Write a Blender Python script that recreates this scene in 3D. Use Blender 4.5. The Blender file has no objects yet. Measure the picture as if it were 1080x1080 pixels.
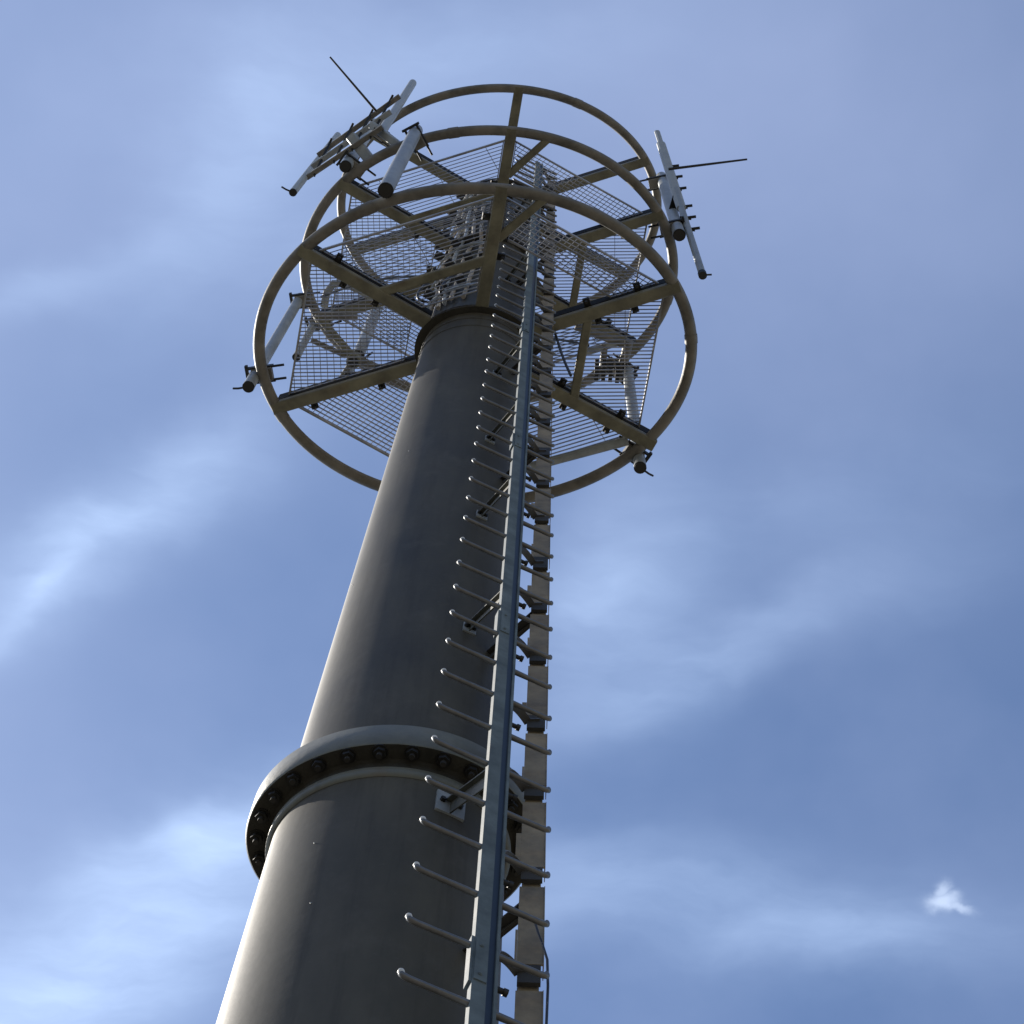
import bpy, math, random
from mathutils import Vector, Matrix
random.seed(7)
sc = bpy.context.scene
COL = sc.collection
R_ = math.radians

# ------------------------------------------------------------------ camera
EYE = 1.6                                   # eye height above the ground
PITCH, ROLL = 1.26282, 0.04144
cam = bpy.data.cameras.new('camera'); co = bpy.data.objects.new('camera', cam); COL.objects.link(co)
fwd = Vector((0, math.cos(PITCH), math.sin(PITCH))); up0 = Vector((0, -math.sin(PITCH), math.cos(PITCH))); rt0 = Vector((1, 0, 0))
rt = math.cos(ROLL)*rt0 + math.sin(ROLL)*up0
up = -math.sin(ROLL)*rt0 + math.cos(ROLL)*up0
m = Matrix((rt, up, -fwd)).transposed().to_4x4(); m.translation = Vector((0, 0, EYE)); co.matrix_world = m
cam.sensor_width = 36; cam.lens = 2199.03/1080*36
cam.shift_x = (540-562.2)/1080; cam.shift_y = (540.94-540)/1080
cam.clip_start = .05; cam.clip_end = 5000
sc.camera = co

# ------------------------------------------------------------------ light
SUN_EL = 42.0
sxy = Vector((-.945, .327)).normalized()
sdir = Vector((sxy.x*math.cos(R_(SUN_EL)), sxy.y*math.cos(R_(SUN_EL)), math.sin(R_(SUN_EL))))
sun = bpy.data.lights.new('sun', 'SUN'); sun.energy = 5.0; sun.angle = R_(.5); sun.color = (1, .93, .82)
so = bpy.data.objects.new('sun', sun); COL.objects.link(so); so.rotation_euler = sdir.to_track_quat('Z', 'Y').to_euler()
sc.view_settings.view_transform = 'Standard'; sc.view_settings.look = 'None'
sc.view_settings.exposure = 1.3; sc.view_settings.gamma = 1

world = bpy.data.worlds.new('World'); sc.world = world; world.use_nodes = True
nt = world.node_tree; nt.nodes.clear(); NW = nt.nodes.new; LK = nt.links.new
def wm(op, a, b=None, clamp=False):
    n = NW('ShaderNodeMath'); n.operation = op; n.use_clamp = clamp
    for i, v in enumerate((a, b)):
        if v is None: continue
        if isinstance(v, (int, float)): n.inputs[i].default_value = v
        else: LK(v, n.inputs[i])
    return n.outputs[0]
out = NW('ShaderNodeOutputWorld'); bg = NW('ShaderNodeBackground'); LK(bg.outputs[0], out.inputs[0])
sky = NW('ShaderNodeTexSky'); sky.sky_type = 'NISHITA'; sky.sun_disc = False
sky.sun_elevation = R_(SUN_EL); sky.sun_rotation = math.atan2(sxy.x, sxy.y); sky.air_density = 1.0; sky.dust_density = 1.2; sky.ozone_density = 1.5
bg.inputs[1].default_value = 0.057
tc = NW('ShaderNodeTexCoord'); sep = NW('ShaderNodeSeparateXYZ'); LK(tc.outputs['Generated'], sep.inputs[0])
zc = wm('MAXIMUM', sep.outputs[2], .06)
cmb = NW('ShaderNodeCombineXYZ'); LK(wm('DIVIDE', sep.outputs[0], zc), cmb.inputs[0]); LK(wm('DIVIDE', sep.outputs[1], zc), cmb.inputs[1])
PL = cmb.outputs[0]                         # position on a flat cloud layer one unit overhead
def noise(vec, scale, detail, rough=.5, stretch=None, rot=0):
    if stretch:
        mp = NW('ShaderNodeMapping'); LK(vec, mp.inputs[0]); mp.inputs['Scale'].default_value = (stretch[0], stretch[1], 1); mp.inputs['Rotation'].default_value = (0, 0, rot); vec = mp.outputs[0]
    n = NW('ShaderNodeTexNoise'); LK(vec, n.inputs[0]); n.inputs['Scale'].default_value = scale; n.inputs['Detail'].default_value = detail; n.inputs['Roughness'].default_value = rough
    return n
def warp(vec, scale, amt, detail=4):
    n = noise(vec, scale, detail)
    s = NW('ShaderNodeVectorMath'); s.operation = 'SUBTRACT'; LK(n.outputs[1], s.inputs[0]); s.inputs[1].default_value = (.5, .5, .5)
    k = NW('ShaderNodeVectorMath'); k.operation = 'SCALE'; LK(s.outputs[0], k.inputs[0]); k.inputs[3].default_value = amt
    a = NW('ShaderNodeVectorMath'); a.operation = 'ADD'; LK(vec, a.inputs[0]); LK(k.outputs[0], a.inputs[1])
    return a.outputs[0]
def blob(vec, b, power=1.0):
    cx, cy, m00, m01, m10, m11, st = b
    s = NW('ShaderNodeVectorMath'); s.operation = 'SUBTRACT'; LK(vec, s.inputs[0]); s.inputs[1].default_value = (cx, cy, 0)
    def dot(x, y):
        d = NW('ShaderNodeVectorMath'); d.operation = 'DOT_PRODUCT'; LK(s.outputs[0], d.inputs[0]); d.inputs[1].default_value = (x, y, 0); return d.outputs['Value']
    q = wm('ADD', wm('POWER', wm('ABSOLUTE', dot(m00, m01)), 2.0), wm('POWER', wm('ABSOLUTE', dot(m10, m11)), 2.0))
    if power != 1: q = wm('POWER', q, power)
    return wm('MULTIPLY', wm('EXPONENT', wm('MULTIPLY', q, -1.0)), st)
W1 = warp(warp(PL, 9.0, .055), 45.0, .005, 4)
BL = [(-0.212, 0.341, 9.0, -5.3, 22.0, 32.0, 0.52), (-0.254, 0.38, 21.729, -16.996, 86.729, 95.259, 0.28), (-0.222, 0.581, 6.6, -2.8, 10.5, 18.0, 0.58), (-0.264, 0.606, 13.617, -6.637, 20.719, 30.21, 0.22), (-0.167, 0.51, 14.123, -4.602, 18.895, 42.309, 0.35), (-0.237, 0.216, 21.305, -9.33, 39.712, 78.107, 0.2), (-0.158, 0.153, 6.003, -11.191, 35.451, 20.263, 0.25), (-0.072, 0.096, 8.472, -1.39, 5.761, 32.176, 0.22), (0.099, 0.39, 8.254, -3.404, 20.565, 46.059, 0.25), (0.028, 0.372, 13.667, -24.609, 30.466, 14.719, 0.28), (0.078, 0.532, 5.5, 0.212, -2.6, 30.0, 0.27), (0.181, 0.548, 11.556, -0.274, -2.788, 50., 0.12), (0.123, 0.322, 7.683, -2.562, 10.417, 31.316, 0.12), (-0.112, 0.183, 13.425, -11.695, 18.372, 20.589, 0.15), (0.058, 0.345, 29.677, -1.655, 0.538, 12.267, 0.15)]
tot = None
for b in BL:
    v = blob(W1, b); tot = v if tot is None else wm('ADD', tot, v)
fib = noise(W1, 9, 7, .55, (1.0, 3.2), R_(-38)).outputs[0]       # wisps drawn out by the wind
fibm = wm('MULTIPLY', wm('SUBTRACT', fib, .36), 2.6, True)
soft = noise(PL, 4.5, 5, .5).outputs[0]
veil = wm('MULTIPLY', wm('SUBTRACT', soft, .38), .55, True)
mask = wm('MULTIPLY', tot, wm('ADD', wm('MULTIPLY', fibm, .6), .6), True)
for b in [(.10, .09, 5., 0, 0, 7., .38), (.20, .32, 9., 0, 0, 7., .1), (-.2, .12, 6., 0, 0, 9., .12)]: veil = wm('ADD', veil, blob(W1, b), True)
mx = NW('ShaderNodeMix'); mx.data_type = 'RGBA'; LK(mask, mx.inputs[0])
# clear sky, a little milky, mixed with thin cloud
tint = NW('ShaderNodeMix'); tint.data_type = 'RGBA'; tint.blend_type = 'MULTIPLY'; tint.inputs[0].default_value = 1
LK(sky.outputs[0], tint.inputs[6]); tint.inputs[7].default_value = (.92, 1.04, 1.20, 1)
vl = NW('ShaderNodeMix'); vl.data_type = 'RGBA'; LK(veil, vl.inputs[0]); LK(tint.outputs[2], vl.inputs[6]); vl.inputs[7].default_value = (3.9, 4.65, 6.9, 1)
LK(vl.outputs[2], mx.inputs[6]); mx.inputs[7].default_value = (5.3, 6.9, 9.9, 1)
W2 = warp(PL, 70.0, .014, 7)
sm = None
for b in [(0.2278, 0.5255, 116.2, -11.5, 9.1, 196.8, .65), (0.2257, 0.5199, 208.5, 107.3, -106.8, 156.7, .5), (0.2341, 0.528, 104.6, 23.2, -119.7, 346.0, .5)]:
    v = blob(W2, b, 1.25); sm = v if sm is None else wm('MAXIMUM', sm, v)
mx2 = NW('ShaderNodeMix'); mx2.data_type = 'RGBA'; LK(sm, mx2.inputs[0]); LK(mx.outputs[2], mx2.inputs[6]); mx2.inputs[7].default_value = (6.1, 7.2, 9.2, 1)
LK(mx2.outputs[2], bg.inputs[0])

# ------------------------------------------------------------------ materials
def mat(name, base, rough=.5, metal=0.0, var=.25, scale=3.0, tint=None, bump=0.0, bscale=40., spec=.5, stretch=(1, 1, 1), streak=0.0, rust=0.0):
    M = bpy.data.materials.new(name); M.use_nodes = True; t = M.node_tree; b = t.nodes['Principled BSDF']
    tcn = t.nodes.new('ShaderNodeTexCoord'); mp = t.nodes.new('ShaderNodeMapping'); t.links.new(tcn.outputs['Object'], mp.inputs[0]); mp.inputs['Scale'].default_value = stretch
    n = t.nodes.new('ShaderNodeTexNoise'); t.links.new(mp.outputs[0], n.inputs[0]); n.inputs['Scale'].default_value = scale; n.inputs['Detail'].default_value = 7; n.inputs['Roughness'].default_value = .62
    r = t.nodes.new('ShaderNodeValToRGB'); t.links.new(n.outputs[0], r.inputs[0])
    tint = tint or base
    lo = [c*(1-var) for c in base]; hi = [min(1, c*(1+var)) for c in tint]
    r.color_ramp.elements[0].position = .33; r.color_ramp.elements[0].color = (*lo, 1)
    r.color_ramp.elements[1].position = .68; r.color_ramp.elements[1].color = (*hi, 1)
    cur = r.outputs[0]
    if rust:
        n2 = t.nodes.new('ShaderNodeTexNoise'); t.links.new(tcn.outputs['Object'], n2.inputs[0]); n2.inputs['Scale'].default_value = 5; n2.inputs['Detail'].default_value = 9
        rr = t.nodes.new('ShaderNodeValToRGB'); t.links.new(n2.outputs[0], rr.inputs[0]); rr.color_ramp.elements[0].position = .6; rr.color_ramp.elements[1].position = .72
        mr = t.nodes.new('ShaderNodeMix'); mr.data_type = 'RGBA'
        mu = t.nodes.new('ShaderNodeMath'); mu.operation = 'MULTIPLY'; t.links.new(rr.outputs[0], mu.inputs[0]); mu.inputs[1].default_value = rust
        t.links.new(mu.outputs[0], mr.inputs[0]); t.links.new(cur, mr.inputs[6]); mr.inputs[7].default_value = (.12, .065, .03, 1); cur = mr.outputs[2]
    t.links.new(cur, b.inputs['Base Color'])
    b.inputs['Roughness'].default_value = rough; b.inputs['Metallic'].default_value = metal
    b.inputs['Specular IOR Level'].default_value = spec; b.inputs['Diffuse Roughness'].default_value = .9
    rm = t.nodes.new('ShaderNodeMapRange'); t.links.new(n.outputs[0], rm.inputs[0]); rm.inputs[3].default_value = max(0.05, rough-.12); rm.inputs[4].default_value = min(1, rough+.12); t.links.new(rm.outputs[0], b.inputs['Roughness'])
    if bump:
        n3 = t.nodes.new('ShaderNodeTexNoise'); t.links.new(tcn.outputs['Object'], n3.inputs[0]); n3.inputs['Scale'].default_value = bscale; n3.inputs['Detail'].default_value = 5
        bp = t.nodes.new('ShaderNodeBump'); bp.inputs['Strength'].default_value = bump; bp.inputs['Distance'].default_value = .01; t.links.new(n3.outputs[0], bp.inputs['Height']); t.links.new(bp.outputs[0], b.inputs['Normal'])
    return M
M_pole = mat('weathered_pole_paint', (.070, .068, .059), .55, .0, .28, 2.2, (.082, .079, .068), .07, 22, .14, (1, 1, .35))
def weather(M, streak_scale=(7, 7, .35), dark=(.035, .03, .024), pale=(.13, .125, .115)):
    t = M.node_tree; b = t.nodes['Principled BSDF']; src = b.inputs['Base Color'].links[0].from_socket
    tcn = t.nodes.new('ShaderNodeTexCoord')
    def layer(src, vecscale, scale, lo, hi, col, amt):
        mp = t.nodes.new('ShaderNodeMapping'); t.links.new(tcn.outputs['Object'], mp.inputs[0]); mp.inputs['Scale'].default_value = vecscale
        n = t.nodes.new('ShaderNodeTexNoise'); t.links.new(mp.outputs[0], n.inputs[0]); n.inputs['Scale'].default_value = scale; n.inputs['Detail'].default_value = 8; n.inputs['Roughness'].default_value = .65
        mr = t.nodes.new('ShaderNodeMapRange'); t.links.new(n.outputs[0], mr.inputs[0]); mr.inputs[1].default_value = lo; mr.inputs[2].default_value = hi; mr.inputs[3].default_value = 0; mr.inputs[4].default_value = amt
        mx_ = t.nodes.new('ShaderNodeMix'); mx_.data_type = 'RGBA'; t.links.new(mr.outputs[0], mx_.inputs[0]); t.links.new(src, mx_.inputs[6]); mx_.inputs[7].default_value = (*col, 1)
        return mx_.outputs[2]
    src = layer(src, streak_scale, 1.6, .5, .72, dark, .55)
    src = layer(src, (1, 1, .6), 5.0, .56, .75, pale, .45)
    src = layer(src, (1, 1, 1), 38.0, .62, .72, pale, .35)
    t.links.new(src, b.inputs['Base Color'])
weather(M_pole)
M_flange = mat('zinc_flange', (.14, .145, .125), .5, .1, .25, 5, None, .15, rust=.35)
weather(M_flange, (5, 5, 2))
M_under = mat('shaded_grimy_underside', (.03, .028, .022), .8, 0, .4, 9, None, .4, 50)  # near-black: underside shadow painted into the colour, with grime
M_nut = mat('dark_nut', (.014, .013, .012), .55, .3, .3, 20)
M_nuttip = mat('worn_bolt_tip', (.022, .02, .018), .7, .1, .3, 20)
M_ring = mat('weathered_ring_steel', (.15, .143, .13), .6, .2, .3, 5, (.19, .18, .165), .15, 60, .5, rust=.22)
M_beam = mat('olive_beam_steel', (.165, .16, .125), .6, .1, .28, 6, (.19, .185, .14), .2, 50, .4, rust=.25)
M_black = mat('black_clip', (.012, .012, .013), .6, 0, .3, 20)
M_darkweb = mat('shade_dark_web', (.009, .0085, .008), .8, 0, .3, 10, spec=.2)  # near-black colour stands in for shade on the spoke webs
M_grate = mat('galvanised_grating', (.31, .32, .35), .5, .1, .3, 8)
M_zinc = mat('pale_zinc_pipe', (.27, .305, .34), .45, .2, .16, 6, (.32, .35, .38), .1, 60)
weather(M_zinc, (6, 6, 1.5), (.2, .2, .19), (.5, .5, .5))
M_pale = mat('pale_fibreglass', (.34, .38, .42), .45, 0, .1, 5)
M_rail = mat('blue_grey_rail', (.115, .15, .178), .7, .0, .22, 7, (.14, .18, .21), .1, 60, .15)
M_slot = mat('dark_blue_slot', (.018, .03, .05), .45, .2, .3, 10)
M_rung = mat('galvanised_rung', (.15, .15, .155), .38, .45, .25, 12)
M_cap = mat('white_rung_cap', (.6, .62, .64), .5, .0, .15, 20)
M_tray = mat('brown_cable_tray', (.23, .195, .14), .6, .05, .3, 7, (.28, .235, .165), .2, 40)
M_trayd = mat('dark_tray_core', (.035, .033, .03), .7, 0, .35, 8)
M_cable = mat('black_cable', (.015, .015, .018), .45, 0, .2, 10)
M_feed = mat('beige_feeder_cable', (.33, .27, .2), .55, 0, .25, 6, (.4, .36, .3))
M_brk = mat('olive_bracket', (.075, .075, .058), .55, .1, .3, 10)

# ------------------------------------------------------------------ mesh helpers
class MB:
    def __init__(s): s.v = []; s.f = []; s.mi = []; s.sm = []; s.cur = 0
    def add(s, vs, fs, smooth=False):
        o = len(s.v); s.v += [tuple(v) for v in vs]
        for f in fs: s.f.append(tuple(i+o for i in f)); s.mi.append(s.cur); s.sm.append(smooth)
    def hexa(s, c):                          # eight corners, bottom four then top four
        s.add(c, [(3, 2, 1, 0), (4, 5, 6, 7), (0, 1, 5, 4), (1, 2, 6, 5), (2, 3, 7, 6), (3, 0, 4, 7)])
    def bar(s, a, b, w, h, up=(0, 0, 1), off=0.0):    # rectangular bar a->b, w across, h along up
        a = Vector(a); b = Vector(b); d = (b-a).normalized(); up = Vector(up); x = d.cross(up).normalized(); u = x.cross(d).normalized()
        c = []
        for P in (a, b): c.append([P+x*(sx*w/2)+u*(off+su*h/2) for sx, su in ((-1, -1), (1, -1), (1, 1), (-1, 1))])
        A, B = c
        s.add(A+B, [(0, 1, 2, 3), (7, 6, 5, 4), (0, 4, 5, 1), (1, 5, 6, 2), (2, 6, 7, 3), (3, 7, 4, 0)])
    def bevbar(s, a, b, w, h, up=(0, 0, 1), off=0.0, c=.008):
        a = Vector(a); b = Vector(b); d = (b-a).normalized(); up = Vector(up); x = d.cross(up).normalized(); u = x.cross(d).normalized()
        W, H = w/2, h/2
        prof = [(-W+c, -H), (W-c, -H), (W, -H+c), (W, H-c), (W-c, H), (-W+c, H), (-W, H-c), (-W, -H+c)]
        vs = [P+x*p+u*(q+off) for P in (a, b) for p, q in prof]; n = 8
        s.add(vs, [tuple(range(n)), tuple(range(2*n-1, n-1, -1))]+[(i, i+n, (i+1) % n+n, (i+1) % n) for i in range(n)])
    def tube(s, pts, r, n=12, cap=True, closed=False, taper=None):
        pts = [Vector(p) for p in pts]; m = len(pts); base = len(s.v); prev = None; vs = []
        for i, P in enumerate(pts):
            if closed: d = (pts[(i+1) % m]-pts[i-1]).normalized()
            else: d = (pts[min(i+1, m-1)]-pts[max(i-1, 0)]).normalized()
            if prev is None: x = d.orthogonal().normalized() if abs(d.z) > .9 else d.cross(Vector((0, 0, 1))).normalized()
            else: x = (prev-d*prev.dot(d)).normalized()
            prev = x; y = d.cross(x); rr = r if taper is None else r*taper[i]
            vs += [P+x*rr*math.cos(2*math.pi*k/n)+y*rr*math.sin(2*math.pi*k/n) for k in range(n)]
        fs = []
        for i in range(m if closed else m-1):
            j = (i+1) % m
            for k in range(n): fs.append((i*n+k, i*n+(k+1) % n, j*n+(k+1) % n, j*n+k))
        s.add(vs, fs, True)
        if cap and not closed:
            s.add(vs[:n], [tuple(range(n-1, -1, -1))]); s.add(vs[-n:], [tuple(range(n))])
    def ball(s, c, r, n=10, sc_=(1, 1, 1)):
        c = Vector(c); vs = [c+Vector((0, 0, r*sc_[2]))]; rows = 6
        for i in range(1, rows):
            a = math.pi*i/rows
            vs += [c+Vector((r*sc_[0]*math.sin(a)*math.cos(2*math.pi*k/n), r*sc_[1]*math.sin(a)*math.sin(2*math.pi*k/n), r*sc_[2]*math.cos(a))) for k in range(n)]
        vs.append(c-Vector((0, 0, r*sc_[2]))); fs = [(0, 1+k, 1+(k+1) % n) for k in range(n)]
        for i in range(rows-2):
            o = 1+i*n; fs += [(o+k, o+n+k, o+n+(k+1) % n, o+(k+1) % n) for k in range(n)]
        o = 1+(rows-2)*n; fs += [(len(vs)-1, o+(k+1) % n, o+k) for k in range(n)]
        s.add(vs, fs, True)
    def build(s, name, mats, parent=None, origin=None):
        origin = Vector(origin) if origin is not None else (parent_world(parent) if parent else Vector((0, 0, 0)))
        me = bpy.data.meshes.new(name); me.from_pydata([tuple(Vector(v)-origin) for v in s.v], [], s.f)
        if not isinstance(mats, (list, tuple)): mats = [mats]
        for m_ in mats: me.materials.append(m_)
        me.polygons.foreach_set('material_index', s.mi); me.polygons.foreach_set('use_smooth', s.sm); me.update()
        o = bpy.data.objects.new(name, me); COL.objects.link(o)
        if parent: o.parent = parent; o.location = origin-parent_world(parent)
        else: o.location = origin
        return o
def parent_world(o):
    v = Vector((0, 0, 0))
    while o is not None: v += o.location; o = o.parent
    return v
def tag(o, label, cat, group=None):
    o['label'] = label; o['category'] = cat
    if group: o['group'] = group
    return o
def thing(name, loc, label, cat, group=None):
    o = bpy.data.objects.new(name, None); COL.objects.link(o); o.location = loc; o.empty_display_size = .2
    return tag(o, label, cat, group)

# tower plan: an oval tower, local (x, y) -> world.  z is height above the eye.
AX, AY, OV, TA = -.47385, 3.49011, .7435, -.05138
CA, SA = math.cos(TA), math.sin(TA)
def T(x, y, z): return Vector((AX+CA*x-SA*OV*y, AY+SA*x+CA*OV*y, z+EYE))
def TP(rho, az, z): a = R_(az); return T(rho*math.cos(a), rho*math.sin(a), z)
def prad(z): return .4679-.00615*z
Z1, Z2, Z3 = 14.858, 17.929, 21.182
ZT = [Z1, Z2, Z3]; RR = [1.578, 1.604, 1.611]
SP = [-82.2, -22.2, 37.2, 98, 158.6, -141.2]

def oval_ring(mb, rho_z, n=128, smooth=True, closed_profile=False):
    """sweep a profile [(rho,z)...] round the tower axis"""
    m_ = len(rho_z); vs = []
    for k in range(n):
        a = 360*k/n
        vs += [TP(r, a, z) for r, z in rho_z]
    fs = []
    for k in range(n):
        j = (k+1) % n
        for i in range(m_ if closed_profile else m_-1):
            i2 = (i+1) % m_
            fs.append((k*m_+i, j*m_+i, j*m_+i2, k*m_+i2))
    mb.add(vs, fs, smooth)

# ------------------------------------------------------------------ ground
g = MB()
N = 60; S = 2500
pts = [(-S + 2*S*i/N) for i in range(N+1)]
g.add([(x, y, 0) for y in pts for x in pts], [(j*(N+1)+i, j*(N+1)+i+1, (j+1)*(N+1)+i+1, (j+1)*(N+1)+i) for j in range(N) for i in range(N)])
M_ground = mat('dry_gravel_ground', (.088, .080, .064), .95, 0, .35, .8, (.1, .093, .075), .5, 20, .2)
go = g.build('ground', M_ground); go['kind'] = 'structure'

# ------------------------------------------------------------------ the pole
tower = thing('monopole_tower', T(0, 0, -EYE), 'tall tapering grey steel monopole with bolted flange, rising through three ring platforms', 'tower')
ZF, RF = 6.9175, .533
mb = MB(); prof = [(prad(-EYE+.0), -EYE)]+[(prad(z), z) for z in [i*1.0 for i in range(-1, 7)]]+[(prad(ZF-.09), ZF-.09)]
oval_ring(mb, prof); mb.build('lower_shaft', M_pole, tower)
mb = MB(); prof = [(prad(ZF+.16), ZF+.16)]+[(prad(z), z) for z in range(8, 22)]+[(prad(21.4), 21.4), (.001, 21.42)]
oval_ring(mb, prof); mb.build('upper_shaft', M_pole, tower)
mb = MB(); c = .006
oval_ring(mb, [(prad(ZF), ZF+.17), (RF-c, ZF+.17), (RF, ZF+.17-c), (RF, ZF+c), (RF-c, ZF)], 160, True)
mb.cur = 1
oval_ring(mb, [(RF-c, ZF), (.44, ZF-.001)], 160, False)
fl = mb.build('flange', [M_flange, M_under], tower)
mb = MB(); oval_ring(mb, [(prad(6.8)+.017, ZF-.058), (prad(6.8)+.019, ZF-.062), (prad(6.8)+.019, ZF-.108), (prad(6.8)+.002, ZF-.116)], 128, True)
mb.cur = 1; oval_ring(mb, [(.45, ZF-.001), (prad(6.8)+.010, ZF-.012), (prad(6.8)+.010, ZF-.058), (prad(6.8)+.017, ZF-.058)], 128, False)  # top of the neck coloured dark as the shade below the flange
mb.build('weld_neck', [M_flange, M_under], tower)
NB = 26
for k in range(NB):
    a = 360*k/NB+4; mb = MB(); P = TP(.489, a, ZF); r = .0235
    ta = random.uniform(0, 60); tz = random.uniform(.038, .052)
    vs = [P+Vector((r*math.cos(R_(60*i+ta)), r*math.sin(R_(60*i+ta)), dz)) for dz in (0, -.026) for i in range(6)]
    mb.add(vs, [tuple(range(6, 12))]+[(i, (i+1) % 6, (i+1) % 6+6, i+6) for i in range(6)])
    mb.cur = 1; mb.tube([P+Vector((0, 0, -.02)), P+Vector((0, 0, -tz))], .011, 8)
    mb.cur = 0; mb.tube([P+Vector((0, 0, -.0)), P+Vector((0, 0, -.006))], .03, 12)
    mb.build('bolt', [M_nut, M_nuttip], tower, P)
# seams near the head of the pole and small spots on it
for z, nm in ((14.62, 'seam'), (14.38, 'seam')):
    mb = MB(); oval_ring(mb, [(prad(z)+.001, z-.012), (prad(z)+.008, z-.006), (prad(z)+.008, z+.006), (prad(z)+.001, z+.012)]); mb.build('weld_seam', M_pole, tower)
for az, z in ((-112, 5.9), (-118, 6.35), (-150, 9.3), (-125, 11.3)):
    mb = MB(); mb.ball(TP(prad(z), az, z), .0035); mb.build('weld_spot', M_zinc, tower)

# ------------------------------------------------------------------ platforms
def radial_dir(az): return (TP(1, az, 0)-TP(0, az, 0)).normalized()
def surf_n(az):
    x, y = math.cos(R_(az)), math.sin(R_(az))/OV
    return Vector((CA*x-SA*y, SA*x+CA*y, 0)).normalized()
def hexpt(rho, i): return rho*math.cos(R_(SP[i % 6])), rho*math.sin(R_(SP[i % 6]))
def clip_halfplanes(p, d, planes):
    """clip line p+t*d against planes n.x<=c in local xy"""
    t0, t1 = -9, 9
    for nx, ny, cc in planes:
        dn = nx*d[0]+ny*d[1]; pn = nx*p[0]+ny*p[1]
        if abs(dn) < 1e-9:
            if pn > cc: return None
            continue
        t = (cc-pn)/dn
        if dn > 0: t1 = min(t1, t)
        else: t0 = max(t0, t)
    return (t0, t1) if t1-t0 > .03 else None
STYLE = {0: 'mesh', 1: 'flat', 2: 'lines', 3: 'mesh', 4: 'flatmesh', 5: 'lines'}   # sector i lies between spoke i and i+1
def grating(li, i, parent):
    Z = ZT[li]+.13; mb = MB()
    a = hexpt(1.5, i); b = hexpt(1.5, i+1)
    # sector wedge: chord edge, two spoke sides, inner circle approximated by a parallel chord
    def hp(p, q, inside):
        nx, ny = q[1]-p[1], -(q[0]-p[0]); L = math.hypot(nx, ny); nx /= L; ny /= L; c_ = nx*p[0]+ny*p[1]
        if nx*inside[0]+ny*inside[1] > c_: nx, ny, c_ = -nx, -ny, -c_
        return nx, ny, c_
    mid = ((a[0]+b[0])/3, (a[1]+b[1])/3)
    e = hp(a, b, mid); s1 = hp((0, 0), a, mid); s2 = hp((0, 0), b, mid)
    s1 = (s1[0], s1[1], s1[2]-.055); s2 = (s2[0], s2[1], s2[2]-.055)
    inner_c = .50 if i != 0 else .98           # the first sector is cut away where the ladder comes up
    inn = (-e[0], -e[1], -inner_c)
    planes = [e, s1, s2, inn]
    st = STYLE[i]
    ed = (b[0]-a[0], b[1]-a[1]); L = math.hypot(*ed); ed = (ed[0]/L, ed[1]/L)
    if st.startswith('flat'): dirs = [((1, 0), .038)]+([((0, 1), .05)] if 'mesh' in st else [((0, 1), .55)])
    else: dirs = [(ed, .038)]+([((-ed[1], ed[0]), .045)] if st == 'mesh' else [((-ed[1], ed[0]), .5)])
    for q, (d, pitch) in enumerate(dirs):
        nrm = (-d[1], d[0]); k = -60
        while k < 61:
            p = (nrm[0]*k*pitch, nrm[1]*k*pitch); r = clip_halfplanes(p, d, planes); k += 1
            if not r: continue
            A = T(p[0]+d[0]*r[0], p[1]+d[1]*r[0], Z); B = T(p[0]+d[0]*r[1], p[1]+d[1]*r[1], Z)
            if q == 0: mb.bar(A, B, .0042, .024)
            else: mb.bar(A+Vector((0, 0, .008)), B+Vector((0, 0, .008)), .004, .009)
    # frame
    corners = []
    r = clip_halfplanes((e[0]*e[2], e[1]*e[2]), ed, [s1, s2])
    A = (e[0]*e[2]+ed[0]*r[0], e[1]*e[2]+ed[1]*r[0]); B = (e[0]*e[2]+ed[0]*r[1], e[1]*e[2]+ed[1]*r[1])
    r = clip_halfplanes((e[0]*inner_c, e[1]*inner_c), ed, [s1, s2])
    Cc = (e[0]*inner_c+ed[0]*r[0], e[1]*inner_c+ed[1]*r[0]); D = (e[0]*inner_c+ed[0]*r[1], e[1]*inner_c+ed[1]*r[1])
    for P, Q in ((A, B), (A, Cc), (B, D), (Cc, D)): mb.bar(T(*P, Z), T(*Q, Z), .008, .036)
    return mb.build('grating_panel', M_grate, parent)
plabels = ['lowest and widest ring platform, six spokes and steel grating, at the monopole neck',
           'middle ring platform with grating panels, between the lowest and the topmost ring',
           'topmost ring platform, bare spokes and no grating, around the pole head']
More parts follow.
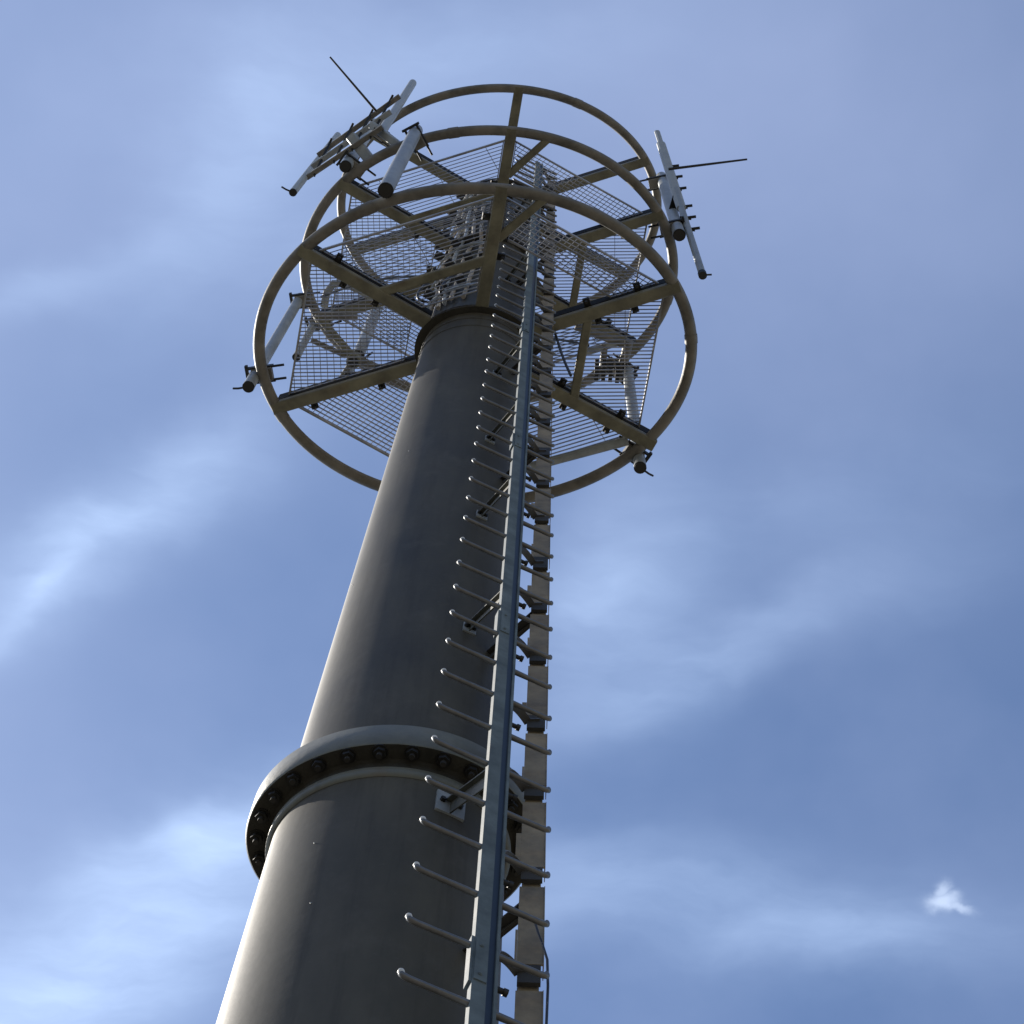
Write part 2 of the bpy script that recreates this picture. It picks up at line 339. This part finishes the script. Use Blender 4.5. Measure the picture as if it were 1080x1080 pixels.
for li in range(3):
    Z, RG = ZT[li], RR[li]
    pf = thing('ring_platform', T(0, 0, Z), plabels[li], 'platform', 'ring platforms stacked around the pole head')
    mb = MB(); mb.tube([TP(RG, 360*k/144, Z) for k in range(144)], .0435, 14, closed=True); mb.build('ring', M_ring, pf)
    for az in ((-3, 163.5-8, -118) if li == 0 else (14, 150, -100) if li == 1 else (-60, 170)):
        mb = MB(); mb.tube([TP(RG, az-1.6, Z), TP(RG, az, Z), TP(RG, az+1.6, Z)], .0475, 14); mb.build('ring_sleeve', M_ring, pf)
    r0 = prad(Z)
    mb = MB(); q = r0+.062
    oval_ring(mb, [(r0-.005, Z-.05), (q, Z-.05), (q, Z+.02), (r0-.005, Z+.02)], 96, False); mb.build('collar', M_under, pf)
    for i, az in enumerate(SP):
        A = TP(r0+.05, az, Z+.0); B = TP(RG+(.03 if i != 2 or li else .07), az, Z+.0)
        mb = MB(); mb.bevbar(A, B, .088 if i else .095, .085, off=.0); 
        sp = mb.build('spoke', M_beam, pf)
        mb = MB(); mb.bar(A, B-(B-A).normalized()*.04, .091, .16, off=.1245); mb.build('web_shade_bar', M_darkweb, sp)  # black bar paints in the shaded near face of the spoke
        if li < 2:
            for rho in (.86, 1.22):
                for s in (-1, 1):
                    if random.random() < .25: continue
                    rh = rho+random.uniform(-.12, .12)
                    P = TP(rh, az, Z); t = radial_dir(az).cross(Vector((0, 0, 1))); mb = MB()
                    mb.bar(P+t*s*.035+Vector((0, 0, .07)), P+t*s*.105+Vector((0, 0, .06)), .05, .03)
                    mb.tube([P+t*s*.085+Vector((0, 0, .08)), P+t*s*.085+Vector((0, 0, .0))], .011, 8)
                    mb.build('grating_clip', M_black, sp)
    if li < 2:
        for a_, b_ in (((-141.2, -82.2)), ((-22.2, 37.2))):
            mb = MB(); mb.bevbar(TP(.9, a_, Z+.0), TP(.9, b_, Z+.0), .065, .07); mb.build('cross_member', M_beam, pf)
        mb = MB(); mb.bevbar(TP(1.1, -80.5, Z), TP(RG, -70.3, Z), .06, .065); mb.build('hatch_member', M_beam, pf)
        for i in range(6): grating(li, i, pf)
        for i in range(6):
            a = T(*hexpt(1.5, i), Z+.115); b = T(*hexpt(1.5, i+1), Z+.115)
            d = (b-a).normalized()
            mb = MB(); mb.bar(a+d*.04, b-d*.04, .012, .05); mb.build('edge_strip', M_grate, pf)
        if li == 0:
            mb = MB(); mb.tube([T(.40, 1.215, Z+.02), T(1.12, .955, Z+.02)], .036, 12); mb.build('edge_pipe', M_zinc, pf)

# ------------------------------------------------------------------ climbing ladder
LL = Vector((-.2942, 2.8113, 0)); LR = Vector((.0910, 2.9748, 0)); Z0 = 4.8145 + EYE
tdir = (LR-LL).normalized(); ndir = Vector((tdir.y, -tdir.x, 0)); UP = Vector((0, 0, 1))
RC = LL.lerp(LR, .55)
ladder = thing('climbing_ladder', RC+Vector((0, 0, .0)), 'blue-grey single-rail climbing ladder with pegs on both sides, fixed in front of the pole', 'ladder')
ZB, ZTOP = .25, 20.3+EYE
mb = MB(); h = ZTOP-ZB
def vprism(mb, s0, s1, n0, n1, zb, zt):      # box in ladder axes
    c_ = [RC+tdir*s+ndir*n_ for s, n_ in ((s0, n0), (s0, n1), (s1, n1), (s1, n0))]
    mb.hexa([v+UP*zb for v in c_][::-1]+[v+UP*zt for v in c_][::-1])
vprism(mb, -.038, .038, -.012, .002, ZB, ZTOP)
vprism(mb, -.038, .006, .002, .014, ZB, ZTOP)
vprism(mb, .029, .038, .002, .014, ZB, ZTOP)
vprism(mb, -.014, .014, -.05, -.012, ZB, ZTOP)
mb.cur = 1; vprism(mb, .006, .029, .003, .006, ZB, ZTOP)
rail = mb.build('rail', [M_rail, M_slot], ladder)
mb = MB(); c0 = LL.lerp(LR, .5)
def rungmesh():
    mb = MB(); a = LL-c0; b = LR-c0; r = .0096
    for s0, s1, E_ in ((a, RC-c0-tdir*.036-ndir*.0, a), (RC-c0+tdir*.036, b, b)):
        inner = s1 if E_ is a else s0; sg = -1 if E_ is a else 1
        tip = E_-tdir*sg*.0
        pts_ = [inner, inner.lerp(tip, .5), tip-tdir*sg*.022, tip-tdir*sg*.008+UP*.003, tip+UP*.007, tip+UP*.014]
        mb.cur = 0; mb.tube(pts_, r, 10, taper=[1.15, 1, 1, 1, .95, .85])
        mb.cur = 1 if sg < 0 else 0
        mb.ball(tip+UP*.016-tdir*.001, .0105 if sg < 0 else .0082, 10, (1, 1, 1.15))
    return mb
rm_ = rungmesh()
proto = None; k0 = -int((Z0-.5)//.3)
kk = k0
while Z0+.3*kk < ZTOP-.1:
    z = Z0+.3*kk
    if proto is None:
        proto = rm_.build('rung', [M_rung, M_cap], ladder, Vector((0, 0, 0))); o = proto
    else:
        o = proto.copy(); COL.objects.link(o); o.parent = ladder
    o.location = Vector((c0.x, c0.y, z+random.uniform(-.003, .003)))-ladder.location
    o.rotation_euler = (random.uniform(-.01, .01), random.uniform(-.008, .008), random.uniform(-.012, .012))
    kk += 1
# splices on the rail
for z in (5.02, 7.62, 10.25, 12.9, 15.6, 18.3, 2.3):
    z += EYE; mb = MB(); vprism(mb, -.047, -.0382, -.02, .012, z-.11, z+.13); vprism(mb, -.034, .003, .0142, .019, z-.10, z+.12)
    for dz in (-.07, .08): mb.ball(RC-tdir*.018+ndir*.019+UP*(z+dz), .007)
    mb.build('rail_splice', M_rail, rail)
for z in (1.6, 3.4, 6.67, 8.43, 10.06, 11.5, 13.1, 16.2, 19.3):
    big = z == 6.67
    F = TP(prad(z), -56, z); fo = surf_n(-56); ft = UP.cross(fo).normalized()
    mb = MB(); wp, hp_ = (.03, .045) if not big else (.055, .075)
    c_ = [F+ft*(sx*wp)+UP*(sz*hp_)+fo*d_ for d_ in (-.015, .008) for sx, sz in ((-1, -1), (1, -1), (1, 1), (-1, 1))]
    mb.add(c_, [(3, 2, 1, 0), (4, 5, 6, 7), (0, 1, 5, 4), (1, 2, 6, 5), (2, 3, 7, 6), (3, 0, 4, 7)])
    mb.cur = 1
    for sx in (-.6, .6): mb.tube([F+ft*(sx*wp)+fo*.008, F+ft*(sx*wp)+fo*.022], .011, 6)
    mb.cur = 2
    E_ = RC-ndir*.036+UP*(z+EYE-.32)
    mb.bar(F+fo*.006, E_, .006, .045 if not big else .10)
    mb.bar(F+fo*.006-ft*.012+UP*.02, E_-tdir*.012+UP*.02, .02, .006)
    mb.build('standoff_bracket', [M_zinc, M_nut, M_brk], ladder)

# ------------------------------------------------------------------ cable tray beside the ladder
T0 = Vector((.001, 3.045, 0)); T1 = Vector((.0813, 3.044, 0)); TD = (T1-T0).normalized(); TN = Vector((0, -1, 0))
tray = thing('cable_tray', T0+Vector((0, 0, .0)), 'brown notched cable tray running up the right side of the pole behind the pegs', 'cable tray')
mb = MB()
def tbox(mb, x0, x1, n0, n1, zb, zt):
    c_ = [T0+TD*s+TN*n_ for s, n_ in ((x0, n0), (x0, n1), (x1, n1), (x1, n0))]
    mb.hexa([v+UP*zb for v in c_][::-1]+[v+UP*zt for v in c_][::-1])
tbox(mb, .012, .071, -.03, -.004, .2, 20.2+EYE); mb.build('tray_core', M_tray, tray)
z = .3; i = 0
while z < 20.0+EYE:
    mb = MB(); L = .45+random.uniform(-.05, .04)
    tbox(mb, .005, .0813, -.003, .003, z, z+L)
    tbox(mb, .0814, .0840, -.05, .006, z, z+L)
    tbox(mb, -.012 if i % 2 == 0 else -.002, .0048, -.003, .003, z+.0, z+random.uniform(.1, .25))
    mb.build('tray_plate', M_tray, tray)
    mb = MB(); tbox(mb, .008, .075, .0035, .018, z+L+.02, z+.60-.03); mb.build('tray_clamp', M_trayd, tray)
    if i > 4:
        # arched strap from the ladder rail over to the tray, and its bolt
        A = RC+tdir*.036-ndir*.012; zz = z+L+.05; Bp = T0+TD*.012+TN*.012
        hs = MB(); P = []
        for q in range(11):
            a = math.pi/2*q/10; P.append(A.lerp(Bp, 1-math.cos(a))+UP*(zz-.10+.10*math.sin(a)+.03*q/10))
        P.append(Bp+TD*.04+UP*(zz+.035))
        for u, w_ in zip(P[:-1], P[1:]):
            d = (w_-u); hs.bar(u, w_+d*.06, .03, .006, up=ndir.cross(d) if d.length else UP)
        hs.build('strap', M_rung, tray)
        mb = MB(); Q = RC+tdir*.037-ndir*.01+UP*(zz-.24); mb.tube([Q, Q+tdir*.03], .009, 8); mb.tube([Q+tdir*.027, Q+tdir*.040], .013, 6); mb.build('strap_bolt', M_black, tray)
    z += .60; i += 1
for z in (3.4, 5.75, 8.3, 10.9, 13.4, 16.4, 19.2):
    F = TP(prad(z), -38, z); mb = MB(); mb.bar(F, T0+TD*.05-TN*.03+UP*(z+EYE), .008, .10); mb.bar(F, T0+TD*.03-TN*.03+UP*(z+EYE-.05), .05, .008); mb.build('tray_bracket', M_trayd, tray)
for j, off in enumerate((.025, .05)):
    mb = MB(); P = [T0+TD*(off+.006*math.sin(q*.7+j))-TN*.045+UP*(.1+q*.4) for q in range(54)]
    mb.tube(P, .012, 8); mb.build('feeder_cable', M_cable, tray)

mb = MB(); P = [(.055, 3.17, 5.80), (.07, 3.169, 5.706), (.083, 3.169, 5.643), (.098, 3.168, 5.552), (.101, 3.168, 5.399), (.097, 3.169, 5.142), (.095, 3.17, 4.2), (.098, 3.17, 2.5), (.095, 3.17, .5), (.09, 3.17, -1.67)]
mb.tube([Vector((a*.946, b*.946, c_*.946+EYE)) for a, b, c_ in P], .004, 8)
o = mb.build('loose_cable', M_cable, None, Vector((.095, 3.17, 0))); tag(o, 'thin black loose cable hanging free beside the foot of the cable tray', 'cable')
mb = MB(); P = [(.103, 3.348, 14.903), (.125, 3.348, 14.6), (.151, 3.347, 14.241), (.178, 3.35, 13.95), (.214, 3.343, 13.575)]
mb.tube([Vector((a, b, c_+EYE)) for a, b, c_ in P], .010, 8)
o = mb.build('dangling_cable', M_cable, None, Vector((.103, 3.348, 14.903+EYE))); tag(o, 'short dark cable end dangling under the lowest platform beside the tray', 'cable')

# ------------------------------------------------------------------ pipes, clamps and antennas at the rings
def clamp(parent, l, z, li=None, r=.05):
    """black-bolted clamp joining the pipe at local l to the ring"""
    P = T(l[0], l[1], z); az = math.degrees(math.atan2(l[1], l[0])); RG = RR[li]*1.0 if li is not None else math.hypot(*l)-.12
    Q = TP(RG, az, z); d = (P-Q); d.z = 0
    d = d.normalized() if d.length > .01 else radial_dir(az); t = d.cross(UP)
    mb = MB()
    mb.bevbar(Q-d*.055, P+d*.02, .10, .075)
    mb.cur = 1
    for s in (-1, 1):
        mb.bar(Q-d*.07+t*s*.055, P+d*(r+.02)+t*s*.055, .016, .05)
        mb.tube([Q-d*.15+t*s*.05, Q-d*.05+t*s*.05], .0095, 7)
    mb.bar(P+d*(r+.012)-t*.08, P+d*(r+.012)+t*.08, .02, .045)
    mb.build('clamp', [M_ring, M_black], parent)
def pipe(name, label, cat, l, zb, zt, r, group, clamps=(), m_=None, top='open', spike=False):
    root = thing(name, T(l[0], l[1], zb), label, cat, group)
    A = T(l[0], l[1], zb); B = T(l[0], l[1], zt)
    mb = MB(); mb.tube([A, B], r, 18, cap=False); mb.tube([B, B+UP*.004], r*.98, 18)
    mb.tube([A+UP*.0, A+UP*.03], r*1.04, 18, cap=False)
    mb.build('tube', m_ or M_zinc, root)
    mb = MB(); mb.tube([A+UP*-.012, A+UP*.02], r*.93, 18)  # black disc painted in as the shade inside the open pipe end
    if spike:
        az = math.atan2(l[1], l[0]); d = radial_dir(math.degrees(az)); mb.tube([A, A+d*(r+.03)-UP*.01, A+d*(r+.07)+UP*.01], .008, 7)
    mb.build('black_end', M_black, root)
    for z, li in clamps: clamp(root, l, z, li, r)
    return root
GP = 'vertical antenna mounting pipes clamped to the rings'
pipe('mounting_pipe', 'long pale pipe clamped outside the lowest ring at far left, hooked black end', 'pipe', (-1.631, .276), 14.6, 17.75, .043, GP, ((14.95, 0), (17.6, 1)), spike=True)
pipe('mounting_pipe', 'pale pipe leaving the lower right of the lowest ring, black end below the spoke tip', 'pipe', (1.2, 1.133), 14.62, 17.75, .046, GP, ((14.9, 0), (17.6, 1)), spike=True)
pipe('mounting_pipe', 'thick pale upper left pipe, black end touching the lowest ring, strapped to the middle ring', 'pipe', (-.604, -1.588), 14.75, 18.05, .056, GP, ((17.8, 1),))
pipe('mounting_pipe', 'stubby thick pipe behind the twin rails at the upper left, black open end', 'pipe', (-1.189, -1.25), 17.7, 20.6, .052, GP, ((17.95, 1), (20.3, 2)))
pipe('mounting_pipe', 'short thick pipe with two dark bands at the right, beside the slanted antenna', 'pipe', (1.637, -.452), 17.6, 20.9, .053, GP, ((18.0, 1), (20.6, 2)))
pipe('mounting_pipe', 'fat pale pipe rising inside the left of the rings, in front of the mesh', 'pipe', (-1.131, .926), 17.6, 19.9, .052, GP)
pipe('mounting_pipe', 'short dark-ended pipe beside the frame node at left, in front of the mesh', 'pipe', (-1.199, 1.074), 17.3, 21.2, .036, GP, ((18.0, 1),))
pipe('mounting_pipe', 'slim pale pipe at lower right hanging in front of the grating', 'pipe', (1.207, 1.312), 16.3, 18.05, .03, GP, ((17.85, 1),))
pipe('mounting_pipe', 'short slim pale pipe at left, hanging between the long left pipe and the mesh', 'pipe', (-1.564, .684), 16.8, 18.25, .034, GP, ((18.05, 1),))
# upper left frame: two rails carrying two slim antennas
GA = 'slim antennas outside the upper rings'
a1 = pipe('slim_antenna', 'slim grey antenna at the lower left end of the twin rails, hooked foot', 'antenna', (-1.593, -1.044), 17.3, 20.95, .033, GA, spike=True, m_=M_pale)
a2 = pipe('slim_antenna', 'pale tubular antenna at the upper right end of the twin rails on the left side', 'antenna', (-.946, -1.49), 18.5, 22.6, .042, GA, m_=M_pale)
fr = thing('antenna_frame', T(-1.2, -1.4, 18.2), 'twin galvanised rails with U-bolts crossing the upper left antenna pipes', 'frame', 'antenna frames outside the rings')
def rail_(name, p0, p1, z, w, h, par, mt=M_ring):
    mb = MB(); mb.bevbar(T(*p0, z), T(*p1, z), w, h, c=.006); return mb.build(name, mt, par)
rail_('rail', (-1.522, -1.215), (-.781, -1.9), 18.6, .045, .06, fr)
rail_('rail', (-1.57, -1.048), (-.896, -1.624), 18.1, .045, .06, fr)
rail_('rail', (-1.545, -1.13), (-.84, -1.765), 18.32, .05, .03, fr, M_zinc)
for f in (.12, .38, .62, .86):
    A = T(-1.522, -1.215, 18.6).lerp(T(-.781, -1.9, 18.6), f); B = T(-1.57, -1.048, 18.1).lerp(T(-.896, -1.624, 18.1), f); d = (A-B); d.z = 0; d.normalize()
    mb = MB(); mb.bar(A+d*.05+UP*.01, B-d*.03-UP*.03, .02, .03); mb.tube([A-UP*.02, A+d*.09+UP*.02], .011, 7); mb.build('u_bolt', M_black if f in (.38, .62) else M_nut, fr)
mb = MB(); mb.bevbar(T(-1.0, -1.25, 18.0), T(-1.18, -1.5, 18.2), .09, .07); mb.bevbar(T(-.75, -1.42, 18.0), T(-1.0, -1.62, 18.25), .07, .06); mb.build('outrigger', M_zinc, fr)
def rod(name, label, cat, A, B, r, group, m_):
    mb = MB(); mb.tube([A, A.lerp(B, .5), B], r, 10, taper=[1.15, 1, .8]); mb.cur = 0
    o = mb.build(name, m_, None, A); return tag(o, label, cat, group)
GW = 'black whip rods pointing outwards'
rod('whip_rod', 'thin black rod pointing up and left from the twin rails', 'whip rod', T(-.98, -1.74, 18.5), T(-1.371, -2.378, 18.5), .010, GW, M_cable)
rod('whip_rod', 'thin dark rod pointing out to the right behind the slanted antenna', 'whip rod', T(1.60, -.967, 18.8), T(2.305, -1.076, 18.8), .011, GW, M_cable)
# right slanted antenna with a flat upper blade
A = T(1.784, -.199, 16.8); B = T(1.577, -1.106, 20.6)
an = thing('slanted_antenna', A, 'long slim slanted antenna with a flat blade at its upper end, outermost on the right', 'antenna', GA)
mb = MB(); mb.tube([A, A.lerp(B, .55)], .031, 14); mb.build('lower_tube', M_zinc, an)
mb = MB(); mb.bevbar(A.lerp(B, .42), A.lerp(B, .9), .085, .05, up=(0, -1, 0), c=.015); mb.bevbar(A.lerp(B, .9), B, .055, .035, up=(0, -1, 0), c=.012); mb.build('blade', M_pale, an)
mb = MB(); d = (B-A).normalized(); mb.tube([A-d*.015, A+d*.04], .036, 14); mb.tube([A, A+Vector((.075, 0, .03))], .008, 7); mb.build('black_end', M_black, an)
for f in (.28, .355, .43, .555, .64, .72):
    P = A.lerp(B, f); mb = MB(); mb.tube([P, P+Vector((.10, -.015, .01))], .013, 7, taper=None); mb.bar(P+Vector((-.04, 0, 0)), P+Vector((.06, 0, 0)), .03, .014); mb.build('u_bolt', M_nut, an)
mb = MB(); P = A.lerp(B, .5); mb.bevbar(T(1.637, -.452, P.z-EYE), P, .09, .05); P = A.lerp(B, .33); mb.bevbar(T(1.637, -.452, P.z-EYE), P, .09, .04); mb.build('bracket', M_darkweb, an)
# left inner frame
f2 = thing('antenna_frame', T(-1.15, .87, 17.3), 'small three-armed pipe frame with a black eye, inside the left of the lower rings', 'frame', 'antenna frames outside the rings')
for p0, p1, r, mt in (((-1.45, .36), (-1.142, .875), .034, M_beam), ((-1.503, .659), (-1.21, .852), .024, M_ring), ((-1.142, .875), (-.807, 1.091), .04, M_ring), ((-1.142, .875), (-1.30, 1.19), .024, M_ring), ((-1.45, .36), (-1.1, .40), .03, M_ring)):
    mb = MB(); mb.tube([T(*p0, 17.35), T(*p1, 17.35)], r, 12); mb.build('arm', mt, f2)
mb = MB(); P = T(-1.142, .89, 17.3); mb.tube([P-UP*.04, P+UP*.09], .062, 16); mb.cur = 1; mb.tube([P-UP*.05, P-UP*.02], .045, 16); mb.build('node', [M_beam, M_black], f2)
cv = [T(-1.444, .435, 17.9), T(-1.43, .33, 17.9), T(-1.413, .254, 17.9), T(-1.352, .153, 17.9), T(-1.246, .16, 17.9), T(-1.14, .23, 17.9), T(-1.0, .34, 17.9)]
mb = MB(); mb.tube(cv, .034, 12); mb.build('bent_pipe', M_zinc, f2)
# right inner frame
f3 = thing('antenna_frame', T(1.14, 1.1, 17.6), 'dark bracket frame of crossed arms behind the lower right grating', 'frame', 'antenna frames outside the rings')
for p0, p1, r, mt in (((.75, .60), (1.208, .841), .036, M_ring), ((.80, .93), (1.12, .80), .03, M_zinc), ((.80, 1.30), (1.08, 1.0), .036, M_ring), ((1.208, .78), (1.14, 1.2), .042, M_ring), ((1.0, .82), (.98, 1.16), .03, M_ring)):
    mb = MB(); mb.tube([T(*p0, 17.6), T(*p1, 17.6)], r, 12); mb.build('arm', mt, f3)
mb = MB()
for q in range(5): P = T(.93+.06*q, 1.10+.012*q, 17.55); mb.bar(P-Vector((0, .09, 0)), P+Vector((0, .09, 0)), .035, .05)
mb.build('clamp_stack', M_nut, f3)

# ------------------------------------------------------------------ feeder bundle on the pole head
fb = thing('feeder_bundle', T(-.3, -.25, 15.2), 'tangle of beige feeder cables, hangers and black clips on the pole between the platforms', 'cable bundle')
for j in range(6):
    az0 = -165+j*13; P = []
    for q in range(26):
        z = 15.3+q*.23; P.append(TP(prad(z)+.04+.012*math.sin(q*.9+j*2), az0+4*math.sin(q*.35+j), z))
    mb = MB(); mb.tube(P, .017, 8); mb.build('feeder_cable', M_feed if j % 3 else M_pale, fb)
for j, z in enumerate((15.6, 16.5, 17.4, 18.6, 19.6, 20.5)):
    mb = MB(); P = [TP(prad(z)+.075, -172+q*5, z) for q in range(19)]
    for u, w_ in zip(P[:-1], P[1:]): mb.bar(u, w_, .012, .05)
    mb.build('hanger', M_zinc, fb)
    for q in range(5):
        az = -165+q*20+random.uniform(-5, 5); P0 = TP(prad(z)+.08, az, z+.1); P1 = TP(prad(z)+.16, az, z+.1)
        mb = MB(); mb.bar(P0, P1, .07, .045); mb.build('cable_clip', M_black, fb)
for j, (p0, p1, p2) in enumerate((((.42, -160, 17.0), (.9, -172, 17.35), (1.5, 168, 17.9)), ((.40, -130, 15.6), (.62, -122, 15.2), (.45, -112, 16.2)), ((.40, -150, 15.8), (.70, -150, 15.3), (.45, -135, 16.6)), ((.4, 60, 16.4), (.8, 50, 17.3), (1.2, 44, 17.6)))):
    a, b, c_ = TP(*p0), TP(*p1), TP(*p2); mb = MB()
    P = [a*(1-t)**2+b*2*t*(1-t)+c_*t*t for t in [q/14 for q in range(15)]]
    mb.tube(P, .011, 8); mb.build('jumper_cable', M_cable, fb)
